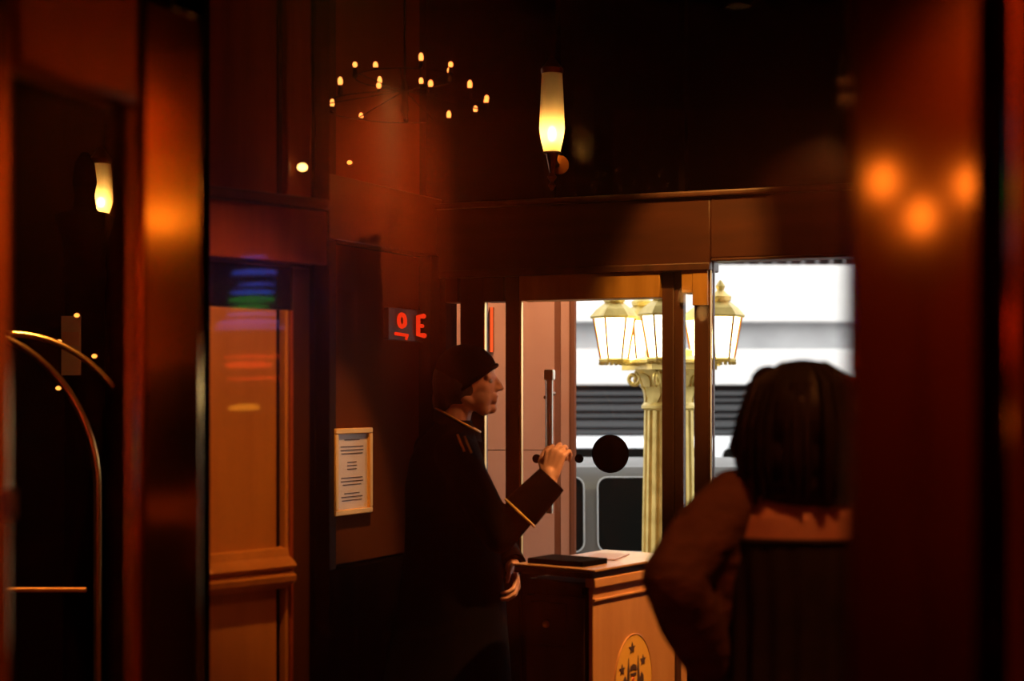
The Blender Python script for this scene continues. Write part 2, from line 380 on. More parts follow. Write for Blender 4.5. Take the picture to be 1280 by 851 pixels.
r = E.thing('window_5', 'dark transom glass above the street doors')
MB().box(u(530), u(1120), -.005, .005, ZH+.025, TOP).build('pane', 'faint_glass', r)
for x0, x1 in ((682, 698), (850, 858), (1036, 1120)): MB().box(u(x0), u(x1), -.03, .03, ZH+.025, TOP, .003).build('mullion', 'black', r)
r = E.thing('transom_blackout', 'added black board keeping the transom glass dark')
MB().box(u(500), u(1120)+.4, .22, .3, 2.24, 3.75).build('blackout_board', 'black', r)  # added only to keep daylight out of the transom
MB().box(u(500), u(1120)+.4, .08, .22, 2.24, 2.28).build('blackout_soffit', 'black', r)
r = E.thing('wall_front', 'dark wall to the side of the street entrance')
MB().box(u(1116), u(1116)+2.2, -.05, .3, 0, TOP).build('wall_board', 'soot', r)

# ------------------------------------------------------------------ exterior
shell('street', 'asphalt street outside the hotel door', (-40, 60, 8.6, 80, -.35, -.25), m='asphalt')
shell('pavement', 'pale paving outside the hotel door', (-6, 12, 5.5, 8.6, -.34, -.13), (-6, 12, 8.6, 10.1, -.34, -.2), m='paving')
r = thing('stone_pier', 'pink marble pier with brown inlay strips outside the door', loc=(0, 8.0, 0), kind='structure')
X = lambda px: (px-640)/F*8.0
MB().box(X(540), X(720.5), .012, .5, -.12, 3.4).build('pier_core', 'marble_strip', r)
zj = EYE-(563-HZ)/F*8
for x0, x1 in ((540, 575), (575.6, 693), (701, 711.5)):
    for z0, z1 in ((-.12, .55), (.554, zj), (zj+.004, 2.1), (2.104, 3.4)):
        MB().box(X(x0), X(x1), -.004, .06, z0, z1, .0015).build('stone_slab', 'marble', r)
MB().box(X(713), X(719), -.008, .06, -.12, 3.4, .003).build('edge_bead', 'marble_strip', r)
shell('canopy', 'added unseen dark canopy over the pavement, blocking the upper sky', (-3, 3.5, 6.9, 9.0, 3.4, 3.6), m='black')  # added out of view to cut the daylight reaching the lobby

# parking building across the street
gY = 45.0
r = thing('building', 'white concrete parking building with louvred openings across the street', 'building', (0, gY, -.25))
zG = lambda py: EYE-(py-HZ)/F*gY+.25
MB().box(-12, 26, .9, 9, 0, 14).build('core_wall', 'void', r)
MB().box(-12, 26, 0, .9, zG(481), zG(436), .03).build('parapet', 'concrete_white', r)
MB().box(-12, 26, .45, .9, zG(436), zG(402)).build('soffit_wall', 'concrete_grey', r)
MB().box(-12, 26, 0, .9, zG(402), zG(331), .03).build('parapet', 'concrete_white', r)
MB().box(-12, 26, .05, .1, zG(404), zG(401), .01).build('drip_edge', 'concrete_grey', r)
MB().box(-12, 26, .3, .9, zG(319), 14).build('upper_wall', 'concrete_grey', r)
bmz = (zG(330), zG(320))
me0 = None
for k in range(34):
    xk = -1 + k*.42
    if me0 is None:
        o = MB().box(-.06, .06, .2, .3, bmz[0], bmz[1]).build('railing_bar', 'louvre', r); me0 = o.data
    else:
        o = bpy.data.objects.new('railing_bar', me0); C.objects.link(o); o.parent = r
    o.location = (xk, 0, 0)
for k, (py, hgt) in enumerate(((489, 5), (498, 4), (506, 7), (517, 5), (526, 8), (537, 6))):
    MB().box(-12, 26, .1+.08*(k % 2), .35, zG(py+hgt), zG(py), .01).build('louvre_slat', 'louvre', r)
for xk in (1.2, 4.4, 7.6): MB().box(xk-.2, xk+.2, .3, .85, 0, zG(481)).build('pier', 'concrete_grey', r)
MB().box(-12, 26, 0, .5, 0, zG(546), .02).build('base_wall', 'concrete_grey', r)

# cars
def car(name, label, paint, loc, L=4.5, H=1.42, rz=0.0, belt=.56):
    r = thing(name, label, 'car', loc, rz)
    hb = H-belt          # belt line
    W = 1.76; hw = W/2
    body = [(-L*.5, .35), (-L*.5+.04, .62), (-L*.47, hb-.06), (-L*.40, hb), (L*.20, hb), (L*.44, hb-.16), (L*.495, .62), (L*.5, .38), (L*.47, .22), (-L*.47, .22)]
    b = MB(); b.prism(body, -hw, hw); bmesh.ops.bevel(b.bm, geom=[e for e in b.bm.edges], offset=.03, segments=2, affect='EDGES')
    bd = b.build('body', paint, r)
    sec = lambda f, z, dx0, dx1: None
    x0b, x1b, x0t, x1t = -L*.47, L*.24, -L*.40, L*.06
    ht = H
    rings = []
    for t_, ins in ((0, .02), (.5, .07), (.86, .13), (.97, .18), (1, .26)):
        z = hb-.02+(ht-hb+.02)*t_; xa = x0b+(x0t-x0b)*min(1, t_*1.0); xb = x1b+(x1t-x1b)*t_
        e = hw-ins; q = .16
        if t_ == 1: xa += .06; xb -= .08
        rings.append([(xa+q, -e, z), (xb-q, -e, z), (xb, -e+q, z), (xb, e-q, z), (xb-q, e, z), (xa+q, e, z), (xa, e-q, z), (xa, -e+q, z)])
    MB().loft(rings).build('cabin', paint, r, smooth=25)
    def win(xa, xb, za, zb, name='side_window'):
        for sgn in (-1, 1):
            f = lambda z: (z-hb)/(ht-hb)
            def P(x, z): return (x, sgn*(hw-.02-.098*f(z)+.010), z)
            rr = .07; pts = []
            for cx, cz, a0 in ((xb-rr, zb-rr, 0), (xa+rr, zb-rr, 90), (xa+rr, za+rr, 180), (xb-rr, za+rr, 270)):
                for k in range(5):
                    a = R(a0+22.5*k); pts.append((cx+rr*math.cos(a), cz+rr*math.sin(a)))
            mb = MB(); v = [mb.bm.verts.new(P(*p)) for p in pts]; v2 = [mb.bm.verts.new((p[0], P(*p)[1]-sgn*.03, p[1])) for p in pts]
            mb.bm.faces.new(v); n = len(v)
            for k in range(n): mb.bm.faces.new((v[k], v2[k], v2[(k+1) % n], v[(k+1) % n]))
            wo = mb.build(name, 'car_glass', r)
            MB().tube([P(*p) for p in pts], .006, 6, closed=True).build('window_trim', 'concrete_grey', wo)
    zt = ht-.09
    win(x0t-.02, x0t+.62, hb+.03, zt); win(x0t+.72, x1t-.02, hb+.03, zt)
    for xs in (-L*.31, L*.31):
        for sgn in (-1, 1):
            b = MB(); b.lathe([(.2, -.09), (.31, -.08), (.32, 0), (.31, .08), (.2, .09)], 24); b.xform(Matrix.Translation((xs, sgn*(hw-.08), .32)) @ Matrix.Rotation(R(90), 4, 'X'))
            wh = b.build('wheel', 'tyre', r)
            b = MB(); b.lathe([(.19, -.095), (.2, 0), (.19, .095)], 16); b.xform(Matrix.Translation((xs, sgn*(hw-.08), .32)) @ Matrix.Rotation(R(90), 4, 'X')); b.build('hub_cap', 'steel', wh)
    for sgn in (-1, 1): MB().box(-.52, -.508, sgn*hw-.004, sgn*hw+.004, .35, hb).build('door_seam', 'tyre', bd)
    return r
# near grey car: its side window stands between the pier and the lamp post
def xpx(px, Y): return (px-640)/F*Y
gy = 11.9; side = gy-.8
hcar = EYE-(581-HZ)/F*side+.25
car('car', 'grey car with a dark rounded side window parked behind the lamp post', 'car_grey', (xpx(747, side)+4.6*.40-.72, gy, -.25), 4.6, hcar, belt=.66)
gy = 16.2; side = gy-.8
car('car', 'white car parked beyond the grey car, only its roof showing', 'car_white', (xpx(800, side)-.5, gy, -.25), 4.9, EYE-(549-HZ)/F*side+.25, R(180))

# ------------------------------------------------------------------ lamp post with lanterns
LY = 9.5; LX = xpx(836, LY)
lp = thing('lamp_post', 'gold fluted column lamp post carrying five lit lanterns outside', 'street lamp', (LX, LY, -.2))
zc = lambda py: EYE-(py-HZ)/F*LY+.2
zs = zc(503); zab = zc(456)
b = MB(); b.lathe([(.24, 0), (.24, .1), (.21, .12), (.22, .16), (.2, .2), (.19, .26)], 32); b.build('base', 'gold_paint', lp)
fl = lambda a, i: 1-.055*(abs(math.sin(a*10))**.6 < .62)
b = MB(); rr = .158
rings = []
for zf, rad in ((.26, rr*1.08), (.9, rr*1.06), (zs-.04, rr*.97)):
    rings.append((rad, zf))
b.lathe(rings, 160, mod=lambda a, i: 1-.10*max(0, math.cos(a*18))**.7); b.build('shaft', 'gold_paint', lp, smooth=20)
b = MB(); b.lathe([(.15, zs-.05), (.172, zs-.035), (.172, zs-.02), (.155, zs)], 40); b.build('astragal', 'gold_paint', lp)
b = MB(); b.lathe([(.145, zs), (.15, zs+.08), (.17, zs+.16), (.215, zab-.03)], 32); cp = b.build('capital', 'gold_paint', lp)
b = MB(); h0 = zab-.03
b.prism([(-.27, -.27), (-.2, -.25), (0, -.22), (.2, -.25), (.27, -.27), (.25, -.2), (.22, 0), (.25, .2), (.27, .27), (.2, .25), (0, .22), (-.2, .25), (-.27, .27), (-.25, .2), (-.22, 0), (-.25, -.2)], 0, .035)
b.xform(Matrix.Translation((0, 0, h0-.002)) @ Matrix.Rotation(R(20), 4, 'Z') @ Matrix.Rotation(R(90), 4, 'X') @ Matrix.Diagonal((.82, 1, .82, 1))); b.build('abacus', 'gold_paint', cp)
def leaf(z0, hgt, r0, r1, ang, wd):
    b = MB(); rows = []
    for k in range(7):
        f = k/6; z = z0+hgt*math.sin(f*1.75)/1.0; rad = r0+(r1-r0)*f**2.2; wk = wd*math.sin(math.pi*(.15+.8*f))
        rows.append([Vector((rad-.012*abs(s_)*2*.5, s_*wk, z)) for s_ in (-.5, -.25, 0, .25, .5)])
    vs_ = [[b.bm.verts.new(p) for p in row] for row in rows]; vb = [[b.bm.verts.new(p-Vector((.012, 0, 0))) for p in row] for row in rows]
    for i in range(6):
        for j in range(4):
            b.bm.faces.new((vs_[i][j], vs_[i][j+1], vs_[i+1][j+1], vs_[i+1][j])); b.bm.faces.new((vb[i][j], vb[i+1][j], vb[i+1][j+1], vb[i][j+1]))
        b.bm.faces.new((vs_[i][0], vs_[i+1][0], vb[i+1][0], vb[i][0])); b.bm.faces.new((vs_[i][4], vb[i][4], vb[i+1][4], vs_[i+1][4]))
    b.xform(Matrix.Rotation(ang, 4, 'Z')); b.build('acanthus_leaf', 'gold_paint', cp)
for k in range(8): leaf(zs, .10, .155, .20, R(45*k), .12)
for k in range(8): leaf(zs+.06, .12, .16, .225, R(45*k+22.5), .11)
for k in range(4):
    b = MB(); pts = []
    for j in range(22):
        a = j*.42; rad = .05*(1-j/26); pts.append((.235+rad*math.cos(a+1.9), 0, zab-.085+rad*math.sin(a+1.9)))
    b.tube([(.16, 0, zab-.16), (.19, 0, zab-.08)]+pts, .014, 8); b.xform(Matrix.Rotation(R(45+90*k+20), 4, 'Z')); b.build('volute', 'gold_paint', cp)
b = MB(); b.lathe([(.13, zab+.005), (.13, zab+.05), (.10, zab+.07), (.07, zab+.1), (.06, zab+.5), (.09, zab+.52), (.05, zab+.56), (.03, zab+.9), (.01, zab+1.0)], 24); b.build('lantern_stem', 'gold_paint', lp)
def lantern(cx, cy, z0, ang):
    n = 6; Ra, Rb, hb_ = .085, .13, .255
    o = MB(); o.lathe([(Ra*1.08, z0-.025), (Ra*1.15, z0-.01), (Ra*1.05, z0)], n, (cx, cy, 0)); root = o.build('lantern', 'gold_paint', lp, smooth=0)
    for k in range(n*3):
        a = 2*math.pi*k/(n*3); px_, py_ = cx+Ra*1.05*math.cos(a), cy+Ra*1.05*math.sin(a)
        MB().box(px_-.007, px_+.007, py_-.007, py_+.007, z0-.042, z0-.024).build('drop_tooth', 'gold_paint', root, smooth=0)
    P = lambda k, rad, z: (cx+rad*math.cos(2*math.pi*k/n), cy+rad*math.sin(2*math.pi*k/n), z)
    for k in range(n):
        bar(P(k, Ra, z0), P(k, Rb, z0+hb_), .008, 6).build('frame_bar', 'bronze', root)
        b = MB(); q = [P(k, Ra*.94, z0), P(k+1, Ra*.94, z0), P(k+1, Rb*.94, z0+hb_), P(k, Rb*.94, z0+hb_)]
        q2 = [P(k, Ra*.90, z0), P(k+1, Ra*.90, z0), P(k+1, Rb*.90, z0+hb_), P(k, Rb*.90, z0+hb_)]
        v = [b.bm.verts.new(p) for p in q]; v2 = [b.bm.verts.new(p) for p in q2]
        b.bm.faces.new(v); b.bm.faces.new(v2[::-1])
        for i in range(4): b.bm.faces.new((v[i], v2[i], v2[(i+1) % 4], v[(i+1) % 4]))
        b.build('glowing_pane', 'lantern_glow', root, smooth=0)
    o = MB(); zt = z0+hb_; o.lathe([(Rb*1.12, zt-.008), (Rb*1.16, zt+.005), (Rb*.85, zt+.05), (Rb*.45, zt+.09), (Rb*.42, zt+.10)], n, (cx, cy, 0)); o.build('roof', 'gold_paint', root, smooth=0)
    o = MB(); o.lathe([(Rb*.5, zt+.095), (Rb*.52, zt+.12), (Rb*.3, zt+.14), (.02, zt+.16), (.03, zt+.185), (.006, zt+.22)], 16, (cx, cy, 0)); o.build('finial', 'gold_paint', root)
    b = MB(); ca, sa = cx/math.hypot(cx, cy), cy/math.hypot(cx, cy)
    b.tube([(.05*ca, .05*sa, z0-.03), (.17*ca, .17*sa, z0-.035), (.30*ca, .30*sa, z0-.03), (cx, cy, z0-.02)], .014, 8); b.build('arm', 'gold_paint', root)
MB().lathe([(.20, zab), (.235, zab+.012), (.235, zab+.03), (.19, zab+.045), (.15, zab+.06), (.15, zab+.09), (.11, zab+.10)], 40).build('lantern_tray', 'gold_paint', lp)
zl = zc(447)
for k in range(5):
    a = R(180+72*k+6); lantern(.345*math.cos(a), .345*math.sin(a), zl-.005, a)

# glowing bar added for a red light reflected by the entrance
b = MB(); p0, p1 = at(614.5, 384, 7.9), at(614.5, 440, 7.9)
b.tube([p0, p1], .008, 8); o = b.build('red_glint_bar', emit('red_glint_glow', (1, .10, .02), 1.2))
o2 = MB().box(p0.x-.012, p0.x+.012, 7.91, 7.99, p1.z, p0.z).build('backing', 'bronze', o)
tag(o, 'thin upright glowing bar standing for a red reflection above the doorman', 'red glint')

# ------------------------------------------------------------------ lights of the place, and added downlights
def downlight(loc, label, power, target, angle, col=(1, .47, .14), blend=.6, size=.06):
    r = thing('ceiling_downlight', label, 'ceiling light', loc, group='recessed ceiling downlights')
    b = MB(); b.lathe([(.07, -.012), (.085, -.008), (.085, 0)], 24); b.build('trim_ring', 'brass', r)
    b = MB(); b.lathe([(.06, -.0135), (.06, -.0125)], 24); b.build('lens', 'down_glow', r)
    s = light('SPOT', 'downlight_beam', Vector(loc)+Vector((0, 0, -.03)), power, col, target=target, angle=angle, blend=blend, size=size)
    return r
downlight((1.30, 4.35, TOP), 'brass recessed ceiling downlight aimed at the reception podium', 900, (.45, 5.1, .75), 30, (1, .5, .16))
downlight((-.15, 2.85, TOP), 'brass recessed ceiling downlight aimed at the honey wood panel', 330, (-.72, 4.1, 1.50), 19, (1, .36, .045), blend=.9)
downlight((-.55, -.30, TOP), 'added ceiling downlight that makes the pillar reflect as red haze', 2300, (-.70, -1.46, 2.75), 52, (1, .36, .08), blend=1.0)  # added to light the pillar for the haze in the screen
downlight((.9, 1.8, TOP), 'added ceiling downlight brightening the woman', 85, (.4, 2.8, 1.2), 60, (1, .26, .05))  # extra lamp to lift the woman's skin and sleeve
downlight((2.4, -2.7, TOP), 'added ceiling downlight washing the back wall that the brass mirrors', 190, (2.2, -3.6, 2.7), 70, (1, .36, .08))  # added so the brass frames reflect a warm wall
downlight((2.5, 4.6, TOP), 'added ceiling downlight washing the right wall that the brass mirrors', 420, (3.2, 4.9, 1.9), 62, (1, .5, .13))  # added to give the left brass leaf an orange reflection
downlight((-.02, 4.75, TOP), 'added ceiling downlight brightening the framed notice', 420, (-.61, 6.03, 1.33), 11, (1, .45, .13))  # extra lamp that makes the notice stand out
downlight((2.1, 4.55, TOP), 'added ceiling downlight near the right lobby wall, brightening the doorman', 230, (-.02, 5.38, 1.58), 9, (1, .42, .14))  # added key light for the doorman's face
downlight((.75, 5.2, TOP), 'added ceiling downlight brightening the brass door rail', 420, (.72, 6.15, 2.08), 24, (1, .45, .08))  # added to make the door rail look golden
downlight((-1.9, 4.6, TOP), 'added ceiling downlight brightening the luggage cart', 700, (-1.4, 4.4, 1.4), 50, (1, .45, .13))  # extra lamp to brighten the cart's brass arches
downlight((.35, 6.98, 3.4), 'brass recessed canopy downlight in front of the pink marble pier', 215, (.12, 8.0, 1.6), 60, (1, .50, .24))

# ------------------------------------------------------------------ lobby glass screen (between camera and doorman)
SY = 3.5
r = thing('window_6', 'tall lobby glass screen with a black post, in front of the doorman', loc=(0, SY, 0), kind='structure')
MB().box(xpx(222, SY), xpx(260, SY), -.03, .03, 0, TOP, .006).build('post', 'black', r)
MB().box(xpx(258, SY), .86, -.005, .005, .12, TOP).build('pane', 'screen_glass', r)
MB().box(xpx(258, SY), .86, -.02, .02, 0, .12, .004).build('bottom_rail', 'brass_satin', r)
MB().box(.86, .92, -.03, .03, 0, TOP, .006).build('post', 'black', r)

# ------------------------------------------------------------------ brass door leaf at the left
D4 = Plane(-.470, 2.0, -.31, -.95)   # local x runs towards the camera here
LW = .56
a0 = Vector((-.489, 2.0)); dirv = Vector((D4.d[0], D4.d[1]))
r = thing('door_2', 'open brass framed glass door leaf close to the camera, at the far left', loc=(-.470, 2.0, 0), rz=D4.rz, kind='structure')
def stile(x0, x1, name='stile'):
    b = MB(); b.box(x0, x1, -.024, .024, .02, 2.12, .012); return b.build(name, 'leaf_brass', r)
stile(-.088, .072)
MB().box(.073, .085, -.016, .016, .2, 1.965, .005).build('glazing_bead', 'brass', r)
stile(.328, .40)
MB().box(.072, .328, -.023, .023, 1.965, 2.12, .01).build('top_rail', 'brass_satin', r)
MB().box(.072, .328, -.023, .023, .02, .25, .01).build('bottom_rail', 'brass_satin', r)
MB().box(.085, .328, -.004, .004, .25, 1.965).build('pane', 'faint_glass', r)
MB().box(.334, .352, .024, .03, 1.465, 1.498, .002).build('lock_plate', 'paper', r)
# right: brass stiles just beside the camera
r = thing('door_3', 'blurred brass door frame close to the camera, at the far right', loc=(0, 1.12, 0), kind='structure')
X = lambda px: xpx(px, 1.12)
b = MB(); n = 14
x0, x1 = X(1056), X(1206)
pts = [(x0, .0)] + [(x0+(x1-x0)*k/n, -.024) for k in range(n+1)] + [(x1, .0)]
b.loft([[(x, y, .0) for x, y in pts], [(x, y, 2.6) for x, y in pts]]); b.build('stile', 'stile_brass', r)
MB().box(X(1206), X(1231), -.005, .04, 0, 2.6).build('gasket', 'black', r)
b = MB(); x0, x1 = X(1231), X(1300)
pts = [(x0, .0)] + [(x0+(x1-x0)*k/n, -.012*math.sin(math.pi*k/n)-.012) for k in range(n+1)] + [(x1, .0)]
b.loft([[(x, y, .0) for x, y in pts], [(x, y, 2.6) for x, y in pts]]); b.build('stile', 'stile_brass', r)
MB().box(X(1056), X(1300), -.02, .04, 2.6, TOP).build('head_board', 'dark_wood', r)

# ------------------------------------------------------------------ reception podium
pd_o = Vector((.262, 4.9, 0)); fd = Vector((.584, .812, 0)).normalized(); rzp = math.atan2(fd.y, fd.x)
# local x: along the lit emblem face (receding); local y: to the left of it (away from the emblem side)
pod = thing('podium', 'honey wood reception podium with an oval crest on its lit side', 'podium', pd_o, rzp)
PW, PL, PH = .53, .29, 1.043
MB().box(.018, PW-.012, .018, PL-.02, .06, PH-.05, .004).build('body', 'dark_wood', pod)
MB().box(0.0, PW-.0, 0, .018, .02, PH-.062, .003).build('emblem_panel', 'honey_wood', pod)
MB().box(-.006, PW+.006, -.012, .028, PH-.062, PH-.031, .004).build('top_moulding', 'honey_wood', pod)
MB().box(-.021, PW+.018, -.008, PL+.011, PH-.03, PH-.008, .004).build('shaded_edge', 'dark_wood', pod)  # edge coloured dark for the shade on the unlit side
tp = MB().box(-.02, PW+.02, -.02, PL+.01, PH-.0078, PH, .002).build('worktop', 'desk_top', pod)
MB().box(.0, PW, .0045-.012, .004, PH-.105, PH-.098, .001).build('bead', 'honey_wood', pod)
MB().box(PW+.002, PW+.03, -.01, .03, .02, PH-.03, .004).build('corner_post', 'dark_wood', pod)
MB().box(PW+.032, PW+.085, -.002, .03, .02, PH-.2, .004).build('side_panel', 'honey_wood', pod)
MB().box(-.004, .018, .03, PL-.03, .03, PH-.10, .003).build('back_panel', 'dark_wood', pod)
MB().box(-.012, .016, .10, PL-.05, PH-.26, PH-.12, .003).build('drawer', 'dark_wood', pod)
b = MB(); b.ell((-.022, .17, PH-.19), (.012, .012, .012)); b.build('drawer_knob', 'brass', pod)
MB().box(-.018, -.002, .02, .033, PH-.085, PH-.06, .003).build('latch', 'black', pod)
MB().box(-.015, PW+.01, .005, PL-.01, 0, .06).build('plinth', 'black', pod)
# crest
ecx = .245; ecz = .645   # centre of the oval on the emblem face
RX, RZ = .118, .158
el = [(ecx+RX*math.cos(2*math.pi*k/48), ecz+RZ*math.sin(2*math.pi*k/48)) for k in range(48)]
crest = MB().prism(el, -.004, .001).build('crest_plate', 'yellow', pod)
MB().tube([(x, -.004, z) for x, z in el], .0022, 6, closed=True).build('plate_rim', 'honey_wood', crest)
def star(cx, cz, s):
    p = []
    for k in range(10):
        a = R(90+36*k); q = s*(1 if k % 2 == 0 else .42); p.append((cx+q*math.cos(a), cz+q*math.sin(a)))
    MB().prism(p, -.0065, -.003).build('star', 'emblem_ink', crest)
star(ecx-.012, ecz+.112, .020); star(ecx+.058, ecz+.063, .019); star(ecx-.076, ecz+.048, .019)
def ink(poly, name, m='emblem_ink', y=-.0062): MB().prism([(ecx+x, ecz+z) for x, z in poly], y, -.003).build(name, m, crest)
for sgn in (-1, 1):
    c0 = -.004
    ink([(c0+sgn*.026, .02-.09), (c0+sgn*.026, .045), (c0+sgn*.031, .082), (c0+sgn*.036, .045), (c0+sgn*.05, -.07)], 'tower')
    ink([(c0+sgn*.04, .0), (c0+sgn*.052, .025), (c0+sgn*.064, .012), (c0+sgn*.066, -.01), (c0+sgn*.055, -.02), (c0+sgn*.06, -.05), (c0+sgn*.045, -.07)], 'supporter')
ink([(-.026, .035), (-.022, .052), (-.004, .058), (.014, .052), (.018, .035), (-.004, .04)], 'crown')
ink([(-.022, .028), (.014, .028), (.014, .02), (-.022, .02)], 'crown_band')
ink([(-.012+.0, .008), (-.004, .014), (.004, .008), (-.004, -.002)], 'charge', 'emblem_red')
ink([(-.014, -.012), (.006, -.012), (.006, -.03), (-.014, -.03)], 'shield_bar')
ink([(-.016, -.04), (.008, -.04), (-.004, -.075)], 'shield_tip')
# things on the podium
def on_podium(name, label, cat, x, y, sx, sy, h, m, rot=0):
    p = pd_o + Matrix.Rotation(rzp, 3, 'Z') @ Vector((x, y, PH))
    o = MB().box(-sx/2, sx/2, -sy/2, sy/2, 0, h, .002).build(name, m); o.location = p; o.rotation_euler = (0, 0, rzp+rot); return tag(o, label, cat)
lg = on_podium('ledger', 'dark closed ledger lying on the near edge of the podium', 'book', .09, .16, .15, .22, .018, 'coat')
MB().box(-.073, .077, -.105, .105, .004, .014).build('page_block', 'paper', lg)
br = on_podium('brochure', 'thin brown leaflet lying on the bright end of the podium top', 'leaflet', .33, .16, .2, .12, .004, 'marble_strip', .3)

# ------------------------------------------------------------------ people
def hand(mb, wr, f, pn, curl=(.5, .6, .4), sgn=1, s=1.0, fan=.0, straight=()):
    """adds a hand: wr wrist, f direction of the hand, pn the way the palm faces, sgn thumb side"""
    wr, f, pn = Vector(wr), Vector(f).normalized(), Vector(pn); pn = (pn-f*pn.dot(f)).normalized(); sd = f.cross(pn)*sgn
    for i in range(4):
        k = wr+f*(.088-.006*abs(i-1.2))*s+sd*(1.5-i)*.0195*s
        mb.cap(wr+f*.012*s+sd*(1.5-i)*.011*s, .0145*s, k, .0115*s)
        d = (f+sd*(1.5-i)*fan).normalized(); L = (.043, .047, .044, .034)[i]*s; rad = (.0088, .009, .0088, .0078)[i]*s
        p = k; ang = 0
        for j, (lf, c) in enumerate(zip((1, .62, .5), curl)):
            ang += (c if i not in straight else c*.15)
            q = p+(d*math.cos(ang)+pn*math.sin(ang))*L*lf
            mb.cap(p, rad*(1-.06*j), q, rad*(.94-.08*j)); p = q
    b0 = wr+f*.022*s+sd*.026*s; b1 = b0+(f*.7+sd*.65+pn*.35).normalized()*.042*s; b2 = b1+(f*.9+sd*.15+pn*.4).normalized()*.032*s; b3 = b2+(f*.9-sd*.2+pn*.4).normalized()*.025*s
    mb.cap(b0, .0145*s, b1, .0115*s); mb.cap(b1, .0105*s, b2, .0095*s); mb.cap(b2, .0095*s, b3, .0078*s)
def ering(cx, cy, z, rx, ry, n=40, mod=None):
    return [(cx+rx*(mod(2*math.pi*k/n) if mod else 1)*math.cos(2*math.pi*k/n), cy+ry*(mod(2*math.pi*k/n) if mod else 1)*math.sin(2*math.pi*k/n), z) for k in range(n)]

# doorman: local +x is where he looks, -y is his right side (towards the camera)
dm = thing('person', 'doorman in black braided coat and round cap raising one hand by the podium', 'person', (xpx(570, 5.4), 5.4, 0), 0)
H18 = Matrix.Rotation(R(16), 3, 'Z')
T = lambda x, y, z: H18 @ Vector((x, y, z))
Hd = Matrix.Rotation(R(-4), 3, 'Z')
hd = lambda x, y, z: Hd @ Vector((x, y, z))
RS, RE, RW = T(-.05, -.185, 1.405), Vector((.155, -.215, 1.125)), Vector((.325, -.20, 1.305))
LS, LE, LWr = T(-.04, .185, 1.405), Vector((.10, .20, 1.12)), Vector((.20, .0, .995))
b = MB()
b.ell(hd(.03, 0, 1.668), (.1, .077, .1)); b.ell(hd(.086, 0, 1.628), (.058, .058, .088)); b.ell(hd(.092, 0, 1.69), (.046, .055, .04))
b.cap(hd(.10, .018, 1.556), .026, hd(.10, -.018, 1.556), .026); b.ell(hd(.124, 0, 1.556), (.023, .022, .019))
for s_ in (-1, 1):
    b.cap(hd(.02, s_*.055, 1.605), .022, hd(.095, s_*.022, 1.56), .024)
    b.cap(hd(.130, s_*.012, 1.670), .012, hd(.116, s_*.045, 1.668), .011)   # brow
    b.ell(hd(.100, s_*.036, 1.63), (.026, .021, .026)); b.ell(hd(.085, s_*.032, 1.595), (.045, .028, .042))                       # cheek bone
    b.ell(hd(.018, s_*.079, 1.638), (.02, .009, .032))                      # ear
b.cap(hd(.138, 0, 1.664), .010, hd(.157, 0, 1.634), .0115); b.ell(hd(.160, 0, 1.628), (.0115, .012, .0105))
for s_ in (-1, 1): b.ell(hd(.148, s_*.012, 1.624), (.012, .009, .008))
b.cap(hd(.143, .016, 1.600), .0085, hd(.143, -.016, 1.600), .0085); b.cap(hd(.139, .015, 1.583), .0095, hd(.139, -.015, 1.583), .0095)
b.ell(hd(.124, 0, 1.60), (.022, .036, .03))
b.cap((.012, 0, 1.62), .058, (-.02, 0, 1.46), .062)
b.chain([((-.02, 0, 1.44), .07), ((-.02, 0, 1.25), .085), ((-.02, 0, 1.0), .09)])
b.chain([(RS, .05), (RE, .042), (RW, .03)]); b.chain([(T(-.02, 0, 1.38), .06), (RS, .05)]); b.chain([(T(-.02, 0, 1.38), .06), (LS, .05), (LE, .042), (LWr, .03)])
for s_ in (-1, 1): b.chain([(T(-.02, s_*.08, 1.0), .09), (T(-.01, s_*.1, .52), .06), (T(-.03, s_*.1, .12), .042)])
ff = (Vector((.352, -.18, 1.42))-RW).normalized()
b.cap(RW, .028, RW+ff*.03, .027)
hand(b, RW+ff*.015, ff, (.5, .85, -.1), (.85, 1.25, .8), sgn=1, s=1.08, fan=.12)
lf = Vector((.10, -.30, -.30)).normalized()
hand(b, LWr+lf*.0, lf, (-.7, -.2, -.3), (.5, .7, .5), sgn=-1, s=.97)
b.build('body', 'skin', dm, remesh=.0048, sm=3)
for s_ in (-1, 1): MB().ell(hd(.122, s_*.033, 1.653), (.011, .012, .010)).build('eye', 'eye', dm)
b = MB(); b.ell(hd(.006, 0, 1.650), (.092, .089, .105)); b.ell(hd(-.035, 0, 1.59), (.05, .068, .07)); b.ell(hd(.012, -.072, 1.638), (.034, .02, .05)); b.ell(hd(.012, .072, 1.638), (.034, .02, .05))
b.build('hair', 'hair', dm, remesh=.006)
# cap: a soft round crown over a band that dips at the back of the head
b = MB(); b.ell(hd(.036, 0, 1.680), (.112, .094, .106), u=40, v=24)
pn_ = Vector((-.50, 0, .87)); bmesh.ops.bisect_plane(b.bm, geom=b.bm.verts[:]+b.bm.edges[:]+b.bm.faces[:], plane_co=(.142, 0, 1.708), plane_no=Vector((-.58, 0, .82)), clear_inner=True)
bnd = [v.co.copy() for v in b.bm.verts if any(e.is_boundary for e in v.link_edges)]
bmesh.ops.holes_fill(b.bm, edges=[e for e in b.bm.edges if e.is_boundary], sides=0)
for v in b.bm.verts:
    if v.co.z > 1.745: v.co.z = 1.745+(v.co.z-1.745)*.98
hat = b.build('cap', 'coat', dm)
cc = sum(bnd, Vector())/len(bnd)
ax = Vector((.82, 0, .58)); bnd.sort(key=lambda p: math.atan2((p-cc).y, (p-cc).dot(ax)))
MB().tube([cc+(p-cc)*1.01 for p in bnd], .008, 8, closed=True).build('cap_band', 'coat', hat)
